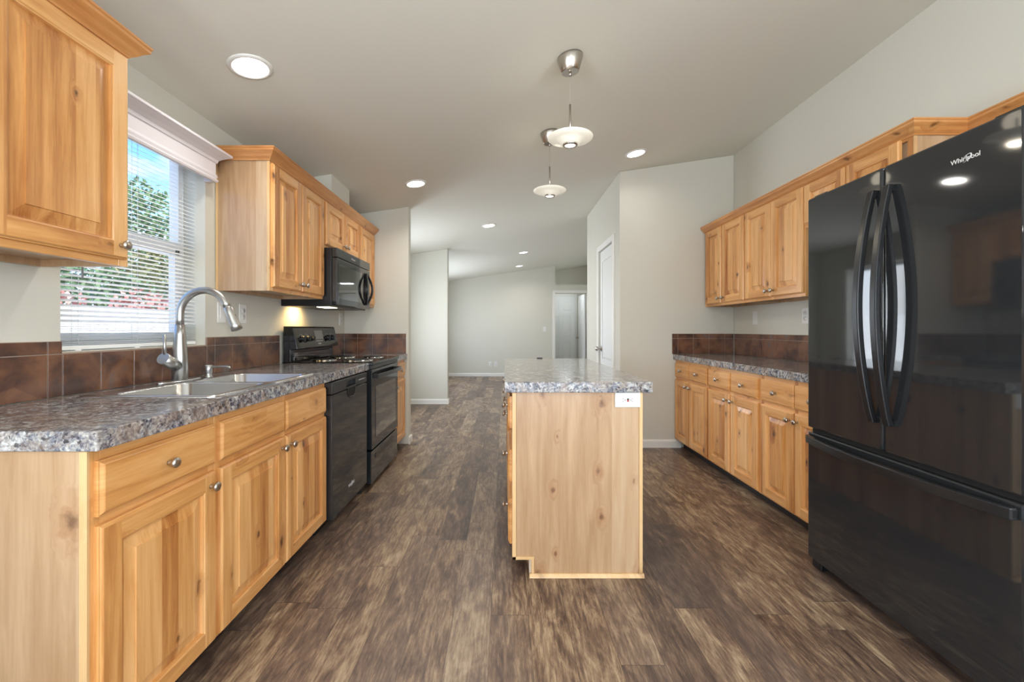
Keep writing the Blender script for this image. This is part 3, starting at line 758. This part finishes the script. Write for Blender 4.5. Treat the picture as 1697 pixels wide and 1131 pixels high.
# ------------------------------------------------------------------ faucet
FX, FY, FZ = -1.487, 1.963, CZ1+.0055
fa = thing('kitchen_faucet', 'tall brushed steel pull down faucet behind the sink', 'faucet', (FX, FY, FZ))
mb = MB()
ov = lambda h, e: [((.030+e)*math.cos(2*PI*k/36), (.125+e)*(abs(math.sin(2*PI*k/36))**.6)*(1 if math.sin(2*PI*k/36) >= 0 else -1), h) for k in range(36)]
mb.rings([ov(0, 0), ov(.004, 0), ov(.008, -.004)], 0, True); mb.build('deck_plate', STEEL, fa)
mb = MB().lathe([(.031, .007), (.031, .10), (.029, .13), (.022, .215), (.0185, .26)], n=28)
mb.build('body', FAUC, fa)
path = [(0, 0, .25)]; R_ = .112
cz = .305
for k in range(0, 17):
    a = PI-(k/16)*(PI*.90); path.append((R_+R_*math.cos(a), 0, cz+R_*math.sin(a)))
path = [(0, 0, .255), (0, 0, .285)]+path[1:]
MB().tube(path, .0165, 18).build('spout', FAUC, fa)
e = Vector(path[-1]); d = (Vector(path[-1])-Vector(path[-2])).normalized()
p1 = e+d*.112
mb = MB().tube([tuple(e), tuple(e+d*.003), tuple(e+d*.03), tuple(e+d*.09), tuple(p1)], [.0165, .0185, .0185, .0225, .0235], 20)
mb.build('spray_head', FAUC, fa)
q = e+d*.055; MB().box(q.x-.004, q.x+.016, -.006, .006, q.z-.016, q.z+.016).build('spray_button', BLK2, fa, bevel=.003)
MB().cyl((0, -.018, .072), (0, -.098, .112), .0255, n=28).build('valve', FAUC, fa)
MB().tube([(0, -.086, .128), (0, -.088, .16), (0, -.089, .215)], [.0065, .0060, .0065], 12).build('lever', FAUC, fa)
sd_ = thing('soap_dispenser', 'short steel soap dispenser with thin spout beside the faucet', 'soap dispenser', (-1.475, 2.135, CZ1+.0052))
MB().lathe([(.020, 0), (.020, .004), (.0155, .005), (.0155, .022), (.0175, .024), (.0175, .058), (.014, .061), (.001, .062)], n=24).build('pump', FAUC, sd_)
MB().tube([(.01, 0, .052), (.09, 0, .052), (.105, 0, .050), (.107, 0, .044)], [.0055, .0048, .0048, .0045], 12).build('nozzle', FAUC, sd_)

# ------------------------------------------------------------------ text helper
def text_mesh(name, body, size, mat_, parent, loc, rot=(PI/2, 0, 0), extr=.0004, shear=0, bold=0, sx=1):
    cu = bpy.data.curves.new(name, 'FONT'); cu.body = body; cu.size = size; cu.extrude = extr; cu.align_x = 'CENTER'; cu.align_y = 'CENTER'
    cu.shear = shear; cu.offset = bold
    tmp = bpy.data.objects.new('tmp', cu); COL.objects.link(tmp)
    bpy.context.view_layer.update()
    me = bpy.data.meshes.new_from_object(tmp.evaluated_get(bpy.context.evaluated_depsgraph_get()))
    bpy.data.objects.remove(tmp); bpy.data.curves.remove(cu)
    me.name = name; me.materials.clear(); me.materials.append(mat_)
    o = bpy.data.objects.new(name, me); COL.objects.link(o); o.parent = parent; o.location = loc; o.rotation_euler = rot; o.scale = (sx, 1, 1)
    return o
def logo(parent, x, y, z_, w_, mat_=PRINT, word='Whirlpool'):
    o = text_mesh('brand_lettering', word, w_*.245, mat_, parent, (x, y, z_), bold=w_*.002)
    m_ = MB(); pts = []
    for k in range(33):
        a = 2*PI*k/32+.5; pts.append((w_*.16*math.cos(a), w_*.13*math.sin(a)))
    P = []
    for k in range(25):
        a = -2.5+k/24*4.6; u, v_ = w_*.20*math.cos(a), w_*.085*math.sin(a); c_, s_ = math.cos(.55), math.sin(.55)
        P.append((x+w_*.04+u*c_-v_*s_, y-.0006, z_+u*s_+v_*c_))
    m_.tube(P, [w_*.004+w_*.014*math.sin(PI*k/24) for k in range(25)], 6); m_.build('logo_swirl', mat_, parent)
    return o

# ------------------------------------------------------------------ dishwasher
dw = thing('dishwasher', 'black built in dishwasher under the counter right of the sink cabinet', 'dishwasher', (-.962, 2.392, 0), Lr)
DWW = .604
MB().box(.004, DWW-.004, .055, .60, .09, .858).build('tub', BLK2, dw)
MB().box(.004, DWW-.004, .10, .12, .001, .09).build('toe_panel', BLK2, dw)
mb = MB().box(0, DWW, .0, .054, .082, .785); mb.build('door_panel', BLACK, dw, bevel=.004)
mb = MB(); mb.cells([0, .22, .385, DWW], [0, .03, .054], [.789, .800, .838, .856], lambda i, j, k: i == 1 and j == 0 and k == 1)
mb.build('control_panel', BLK2, dw, bevel=.003)
m_ = MB(); hx0, hx1, hz0, hz1 = .235, .37, .735, .792
P = [(hx0, hz1), (hx0, hz0+.03), (hx0+.012, hz0+.010), (hx0+.035, hz0), (hx1-.035, hz0), (hx1-.012, hz0+.010), (hx1, hz0+.03), (hx1, hz1)]
m_.prism(P, 'y', -.0015, .0); m_.build('pocket_handle', DARK, dw)
MB().tube([(a, -.002, c) for a, c in P], .003, 8).build('handle_rim', BLKH, dw)
for k in range(8): pass
m_ = MB()
for k in range(7): m_.box(.44+k*.018, .451+k*.018, -.0008, 0, .818, .823)
m_.build('button_marks', PRINT, dw)
logo(dw, .30, -.0008, .185, .10)
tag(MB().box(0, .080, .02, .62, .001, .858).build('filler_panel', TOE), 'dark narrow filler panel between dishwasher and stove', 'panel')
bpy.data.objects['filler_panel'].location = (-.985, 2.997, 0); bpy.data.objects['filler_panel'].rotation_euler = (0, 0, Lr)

# ------------------------------------------------------------------ range
st = thing('kitchen_stove', 'black freestanding electric coil stove between the counters', 'stove', (-.955, 3.081, 0), Lr)
SW = .757
MB().box(0, SW, .045, .64, .03, .895).build('body', STOVEB, st)
f_ = MB()
for a in (.03, SW-.03):
    for b in (.08, .60): f_.cyl((a, b, 0), (a, b, .031), .018, n=12)
f_.build('leveling_foot', BLK2, st)
mb = MB().box(-.002, SW+.002, -.012, .645, .896, .917); mb.build('cooktop', STOVEB, st, bevel=.004)
mb = MB().box(.004, SW-.004, .0, .044, .285, .862); mb.build('oven_door', BLACK, st, bevel=.004)
dr = [c for c in kids(st) if c.name.startswith('oven_door')][0]
MB().box(.09, SW-.09, -.0025, .0, .36, .73).build('oven_window', GLASSB, dr, bevel=.001)
hp = MB(); zz = .815
pts = [(.03+(SW-.06)*k/24, -.050+.018*(2*k/24-1)**2, zz) for k in range(25)]
hp.rings([[(x, y-.011, z_-.014), (x, y+.007, z_-.018), (x, y+.007, z_+.014), (x, y-.009, z_+.012)] for x, y, z_ in pts], 0, False)
hp.box(.03, .055, -.035, 0, zz-.014, zz+.012).box(SW-.055, SW-.03, -.035, 0, zz-.014, zz+.012); hp.build('oven_handle', BLKH, dr, bevel=.003)
mb = MB().box(.004, SW-.004, .004, .044, .035, .270); mb.build('storage_drawer', BLACK, st, bevel=.004)
mb = MB(); P = rr(.10, SW-.10, .195, .235, .018, 0); mb.rings([[(a, .0036, b) for a, b, c in P], [(a, .001, b) for a, b, c in P]], 0, False); mb.build('drawer_pull', BLKH, st)
mb = MB().box(.004, SW-.004, .0, .044, .866, .895); mb.build('front_rim', BLK2, st, bevel=.002)
# backguard
bg_ = MB().prism([(.635, .917), (.635, 1.176), (.575, 1.176), (.568, 1.165), (.535, 1.018), (.535, 1.010), (.585, 1.005), (.585, .917)], 'x', 0, SW)
bgo = bg_.build('backguard', STOVEB, st, bevel=.003)
MB().box(.03, SW-.03, .572, .586, .925, .985).build('vent_panel', GLASSB, st, bevel=.002)
def bgp(z_): return .568-(1.165-z_)/(1.165-1.018)*.033
for kx in (.10, .185, .555, .640):
    z_ = 1.085; y_ = bgp(z_)
    k_ = MB().cyl((kx, y_, z_), (kx, y_-.022, z_-.003), .023, .020, 24); k_.box(kx-.004, kx+.004, y_-.030, y_-.018, z_-.024, z_+.018); k_.build('control_knob', BLK2, st, bevel=.001)
k_ = MB()
for kx in (.10, .185, .555, .640):
    for a in range(-3, 4):
        an = a*.55; k_.box(kx+.033*math.sin(an)-.0015, kx+.033*math.sin(an)+.0015, bgp(1.085+.033*math.cos(an))-.001, bgp(1.085+.033*math.cos(an)), 1.085+.033*math.cos(an)-.0015, 1.085+.033*math.cos(an)+.0015)
k_.build('dial_marks', PRINT, st)
kk = MB().cyl((.27, bgp(1.085), 1.085), (.27, bgp(1.085)-.022, 1.082), .018, .016, 24).build('control_knob', BLK2, st)
mb = MB().prism([(bgp(1.145)-.0015, 1.145), (bgp(1.145)+.002, 1.145), (bgp(1.075)+.002, 1.075), (bgp(1.075)-.0015, 1.075)], 'x', .325, .475); mb.build('clock_display', GLASSB, st)
m_ = MB()
for k in range(4): m_.box(.34+k*.03, .358+k*.03, bgp(1.062)-.001, bgp(1.062), 1.058, 1.064)
m_.build('button_marks', PRINT, st)
logo(st, .38, bgp(1.04)-.002, 1.040, .06)
# coil burners
for (bx_, by_, br) in ((.20, .17, .098), (.56, .17, .078), (.20, .43, .078), (.56, .43, .098)):
    pan = MB().lathe([(br+.018, 0), (br+.016, .004), (br+.006, .004), (br*.6, -.010), (.012, -.012)], (bx_, by_, .918), 'z', 36, cap=False).build('drip_pan', CHROME, st)
    P = []; turns = 4.5
    for k in range(100):
        a = k/99*turns*2*PI; r_ = .02+(br-.022)*k/99; P.append((bx_+r_*math.cos(a), by_+r_*math.sin(a), .924))
    MB().tube(P, .0045, 7).build('burner_coil', BLK2, pan)

# ------------------------------------------------------------------ microwave
mw = thing('microwave_oven', 'black over the range microwave with curved handle', 'microwave', (-1.205, 3.083, 0), Lr)
MW, MZ0, MZ1 = .754, 1.318, 1.744
MB().box(0, MW, .04, .403, MZ0+.004, MZ1).build('housing', BLK2, mw, bevel=.003)
mb = MB().box(0, MW, .0, .038, MZ0+.012, MZ1-.072); mb.build('door_panel', BLACK, mw, bevel=.005)
dpo = [c for c in kids(mw) if c.name.startswith('door_panel')][0]
MB().box(.03, .53, -.0015, 0, MZ0+.06, MZ1-.115).build('door_window', GLASSB, dpo)
MB().box(0, MW, .0, .038, MZ1-.068, MZ1).build('vent_grille', BLACK, mw, bevel=.004)
h_ = MB(); hz0, hz1 = MZ0+.045, MZ1-.105; cxh = .64
for sg in (-1, 1):
    P = []
    for k in range(25):
        u = k/24; z_ = hz0+(hz1-hz0)*u; s_ = math.sin(PI*u); P.append((cxh+sg*(.008+.062*s_), -.010-.028*s_, z_))
    h_.rings([[(x-.011, y-.006, z_), (x+.011, y-.006, z_), (x+.011, y+.012, z_), (x-.011, y+.012, z_)] for x, y, z_ in P], 0, False)
h_.build('door_handle', BLKH, dpo, bevel=.003)
text_mesh('brand_lettering', 'Whirlpool', .022, PRINT, mw, (.33, -.0008, MZ1-.036))
MB().box(.10, .24, -.0006, 0, MZ1-.022, MZ1-.018).build('vent_highlight_strip', BLKH, mw)
MB().box(.10, .26, .10, .19, MZ0, MZ0+.005).build('cooktop_lamp_lens', HOODL, mw)
MB().box(.32, .70, .08, .20, MZ0+.001, MZ0+.006).build('grease_filter', plain('grey_filter_mesh', lin(120, 118, 112), .4, .8), mw)
ld = bpy.data.lights.new('hood_lamp', 'SPOT'); ld.energy = 2.6; ld.color = (1, .66, .26); ld.spot_size = 2.6; ld.spot_blend = .7; ld.shadow_soft_size = .02
lo = bpy.data.objects.new('hood_lamp', ld); COL.objects.link(lo); lo.parent = mw; lo.location = (.19, .30, MZ0-.012); lo.rotation_euler = (math.radians(48), 0, 0)

# ------------------------------------------------------------------ refrigerator
fr = thing('refrigerator', 'large glossy black french door refrigerator with bottom freezer', 'refrigerator', (1.485, 2.102, 0), -PI/2-.0197)
FW, SP = .898, .4305
MB().box(.006, FW-.006, .075, .735, .03, 1.765).build('cabinet', BLK2, fr, bevel=.004)
def rdoor(x0, x1, z0, z1, name):
    # slightly crowned front with rounded vertical edges
    n = 14; m_ = MB(); pts = [(x0, .066)]
    r_ = .012
    for k in range(7): a = PI-k/6*PI/2; pts.append((x0+r_+r_*math.cos(a), r_-r_*math.sin(a)))
    for k in range(7): a = PI/2-k/6*PI/2; pts.append((x1-r_+r_*math.cos(a), r_-r_*math.sin(a)))
    pts.append((x1, .066))
    fs_vs = [[(a, b+(.003 if z_ in (z0, z1) else 0), z_) for a, b in pts] for z_ in (z0, z0+.005, z1-.005, z1)]
    m_.rings(fs_vs, 0, True); o = m_.build(name, BLACK, fr)
    for p in o.data.polygons: p.use_smooth = abs(p.normal.z) < .5 and abs(p.normal.y) < .999 and abs(p.normal.x) < .999
    return o
d1 = rdoor(0, SP-.002, .680, 1.787, 'left_door'); d2 = rdoor(SP+.002, FW, .680, 1.787, 'right_door'); d3 = rdoor(0, FW, .050, .655, 'freezer_drawer')
def vhandle(parent, x, sg):
    m_ = MB(); zA, zB = .785, 1.705; R = []
    for k in range(33):
        u = k/32; z_ = zA+(zB-zA)*u; s_ = math.sin(PI*u)**.85; y_ = -.014-.056*s_
        tw = .028
        R.append([(x-tw/2-.006*s_*sg, y_-.010, z_), (x+tw/2-.006*s_*sg, y_-.010, z_), (x+tw/2-.004*sg*s_, y_+.012, z_), (x-tw/2-.004*sg*s_, y_+.012, z_)])
    m_.rings(R, 0, False)
    for z_ in (zA+.012, zB-.012): m_.box(x-.012, x+.012, -.022, 0, z_-.012, z_+.012)
    o = m_.build('handle', BLKH, parent, bevel=.004); return o
vhandle(d1, SP-.032, 1); vhandle(d2, SP+.040, -1)
m_ = MB(); R = []
for k in range(41):
    u = k/40; x = .018+(FW-.036)*u; s_ = math.sin(PI*u)**.8; y_ = -.014-.050*s_; z_ = .626
    R.append([(x, y_-.008, z_-.019), (x, y_-.008, z_+.017), (x, y_+.012, z_+.019), (x, y_+.012, z_-.019)])
m_.rings(R, 0, False)
for x in (.03, FW-.03): m_.box(x-.012, x+.012, -.022, 0, .612, .640)
m_.build('handle', BLKH, d3, bevel=.004)
MB().box(.01, FW-.01, .02, .066, .656, .679).build('door_gasket', DARK, fr)
MB().box(.02, FW-.02, .06, .10, .012, .048).build('base_grille', BLK2, fr)
for x in (.035, FW-.035): MB().box(x-.03, x+.03, .02, .09, 0, .046).cyl((x, .05, 0), (x, .05, .012), .022, n=14).build('roller_foot', BLK2, fr, bevel=.006)
MB().box(.02, .10, .02, .12, 1.788, 1.800).box(FW-.10, FW-.02, .02, .12, 1.788, 1.800).build('hinge_cover', BLK2, fr, bevel=.004)
logo(fr, .735, -.0006, 1.700, .088)

# ------------------------------------------------------------------ lights on the ceiling
SLOPE = math.atan(.148)
def downlight(x, y, label, power=3.6):
    r = thing('recessed_ceiling_light', label, 'ceiling light', (x, y, zc(x)), 0, None); r.rotation_euler = (0, -SLOPE, 0)
    MB().lathe([(.093, 0), (.093, -.004), (.080, -.008), (.074, -.006), (.074, -.001)], n=40, cap=False).build('trim_ring', WHITE, r)
    MB().lathe([(.001, -.0045), (.0745, -.0045), (.0745, -.001), (.001, -.001)], n=40).build('lens', LENS, r)
    d = bpy.data.lights.new('downlight', 'AREA'); d.shape = 'DISK'; d.size = .14; d.energy = power; d.color = (1, .95, .88); d.spread = math.radians(150)
    o = bpy.data.objects.new('downlight', d); COL.objects.link(o); o.parent = r; o.location = (0, 0, -.012)
    return r
downlight(-1.164, 1.963, 'nearest and largest round recessed light, above the sink counter', 2.6)
downlight(-.768, 3.708, 'round recessed light above the stove side of the aisle')
downlight(1.154, 3.76, 'round recessed light near the pantry wall, right of the pendants', .9)
downlight(-.20, 5.55, 'recessed light in the dining ceiling just past the island')
downlight(.353, 7.95, 'recessed light in the living room, second from the far wall')
downlight(.332, 9.63, 'recessed light closest to the far living room wall')
downlight(1.05, .2, 'recessed light above the camera side of the kitchen, out of frame')

def pendant(x, y, label):
    zt = zc(x); r = thing('pendant_lamp', label, 'pendant lamp', (x, y, zt), 0, None)
    cn = MB(); top = [(.066*math.cos(2*PI*k/36), .066*math.sin(2*PI*k/36), .066*math.cos(2*PI*k/36)*.148-.001) for k in range(36)]
    lo1 = [(a, b, c-.010) for a, b, c in top]
    lo2 = [(a*.70, b*.70, -.076+.5*c) for a, b, c in top]; lo3 = [(a*.64, b*.64, -.079+.5*c) for a, b, c in top]
    cn.rings([top, lo1, lo2, lo3], 0, True); cn.build('canopy', NICKEL, r)
    MB().cyl((0, 0, -.075), (0, 0, -.10), .007, n=12).build('cord_grip', NICKEL, r)
    L = zt-2.142
    MB().cyl((0, 0, -.09), (0, 0, -L+.185), .0014, n=8).build('cord', plain('clear_cord', lin(170, 165, 155), .3), r)
    MB().cyl((0, 0, -L+.19), (0, 0, -L+.018), .0052, n=12).build('stem', NICKEL, r)
    MB().lathe([(.014, .020), (.050, .016), (.085, .014), (.115, .020), (.118, .018), (.117, .014), (.086, .006), (.060, -.004), (.050, -.018), (.040, -.020)], (0, 0, -L), 'z', 48).build('glass_shade', FROST, r)
    MB().lathe([(.038, -.019), (.038, -.026), (.028, -.027), (.028, -.020)], (0, 0, -L), 'z', 36, cap=False).build('lamp_ring', NICKEL, r)
    MB().lathe([(.001, -.0235), (.027, -.0235), (.027, -.020), (.001, -.020)], (0, 0, -L), 'z', 30).build('bulb', PLIT, r)
    d = bpy.data.lights.new('pendant_light', 'AREA'); d.shape = 'DISK'; d.size = .05; d.energy = 2.2; d.color = (1, .88, .68)
    o = bpy.data.objects.new('pendant_light', d); COL.objects.link(o); o.parent = r; o.location = (0, 0, -L-.032)
    d = bpy.data.lights.new('pendant_glow', 'POINT'); d.energy = .22; d.color = (1, .88, .68); d.shadow_soft_size = .05
    o = bpy.data.objects.new('pendant_glow', d); COL.objects.link(o); o.parent = r; o.location = (0, .0, -L+.085)
pendant(.344, 2.244, 'nearer saucer shaped glass pendant lamp above the island')
pendant(.327, 3.10, 'farther saucer shaped glass pendant lamp above the island')

# ------------------------------------------------------------------ garden seen through the blind
GZ = -.55
struct(MB().box(-40, XL-.2, -20, 45, GZ-.1, GZ).build('ground', leafmat('pale_gravel', (196, 190, 180), (224, 220, 212))))
fe = thing('garden_fence', 'white board fence outside behind the blind', 'fence', (-7.0, 7.5, GZ))
m_ = MB()
for k in range(90): m_.box(-.02, .02, -7+k*.16, -6.85+k*.16, .05, 2.08)
m_.build('boards', VINYL, fe); MB().box(.02, .05, -7, 7.4, .3, .4).box(.02, .05, -7, 7.4, 1.4, 1.5).build('rails', VINYL, fe)
def foliage(n, c, s, size, m_):
    for k in range(n):
        while True:
            p = Vector((random.uniform(-1, 1), random.uniform(-1, 1), random.uniform(-1, 1)))
            if .3 < p.length < 1: break
        p = Vector((c[0]+p.x*s[0], c[1]+p.y*s[1], c[2]+p.z*s[2]))
        u = Vector((random.gauss(0, 1), random.gauss(0, 1), random.gauss(0, 1))).normalized()*size; v_ = u.orthogonal().normalized()*size*.6
        m_.add([tuple(p-u), tuple(p+v_), tuple(p+u), tuple(p-v_)], [(0, 1, 2, 3)])
PINK = leafmat('pink_brown_leaves', (176, 104, 88), (226, 170, 152)); GRN = leafmat('green_leaves', (52, 82, 52), (110, 140, 84)); OLV = leafmat('olive_leaves', (84, 88, 44), (130, 130, 74))
BARK = plain('bark', lin(84, 66, 52), .8, bumpk=.3, bscale=20)
names = ['left', 'second', 'third', 'fourth', 'right']
for k, (yy, h_) in enumerate(((4.0, 2.35), (5.9, 2.45), (7.8, 2.35), (9.7, 2.5), (11.6, 2.4))):
    sh = thing('garden_shrub', 'pinkish leafed shrub behind the garden fence, %s in its row' % ['nearest', 'second nearest', 'in the middle', 'second furthest', 'furthest'][k], 'shrub', (-8.2, yy, GZ))
    m_ = MB(); foliage(900, (0, 0, h_*.62), (.7, .86, h_*.44), .07, m_); m_.build('foliage', PINK, sh)
    MB().cyl((0, 0, 0), (0, 0, h_*.5), .05, .03, 8).build('stem', BARK, sh)
for k, (xx, yy, h_, mm, lb) in enumerate(((-10.8, 11.2, 3.3, GRN, 'dark green tree behind the shrubs outside the window'), (-12, 15.6, 4.6, OLV, 'olive green tree beyond the shrubs outside the window'), (-16.5, 19.5, 8.4, GRN, 'tall green tree at the left of the window view'))):
    tr = thing('garden_tree', lb, 'tree', (xx, yy, GZ))
    m_ = MB(); foliage(2200, (0, 0, h_*.66), (1.5, 2.1, h_*.36), .10 if h_ < 6 else .13, m_); m_.build('foliage', mm, tr)
    MB().tube([(0, 0, 0), (.05, .1, h_*.4), (0, .15, h_*.7)], [.12, .08, .03], 10).build('trunk', BARK, tr)

# repeats of one kind carry one group phrase
for o in COL.objects:
    if o.parent or 'label' not in o or 'category' not in o: continue
    n = o.name.split('.')[0]; x = o.location.x
    g = {'base_cabinet': 'base cabinets under the left counter' if x < 0 else 'base cabinets under the right counter',
         'upper_cabinet': 'upper cabinets on the left wall' if x < 0 else 'upper cabinets on the right wall',
         'recessed_ceiling_light': 'round recessed ceiling lights', 'pendant_lamp': 'pendant lamps above the island',
         'power_outlet': 'white power outlets', 'light_switch': 'white light switches', 'tile_backsplash': 'brown slate tile backsplashes',
         'countertop': 'speckled laminate countertops', 'crown_moulding': 'wood crown mouldings over the cabinets',
         'garden_shrub': 'pinkish shrubs behind the fence', 'garden_tree': 'trees outside the window'}.get(n)
    if g: o['group'] = g
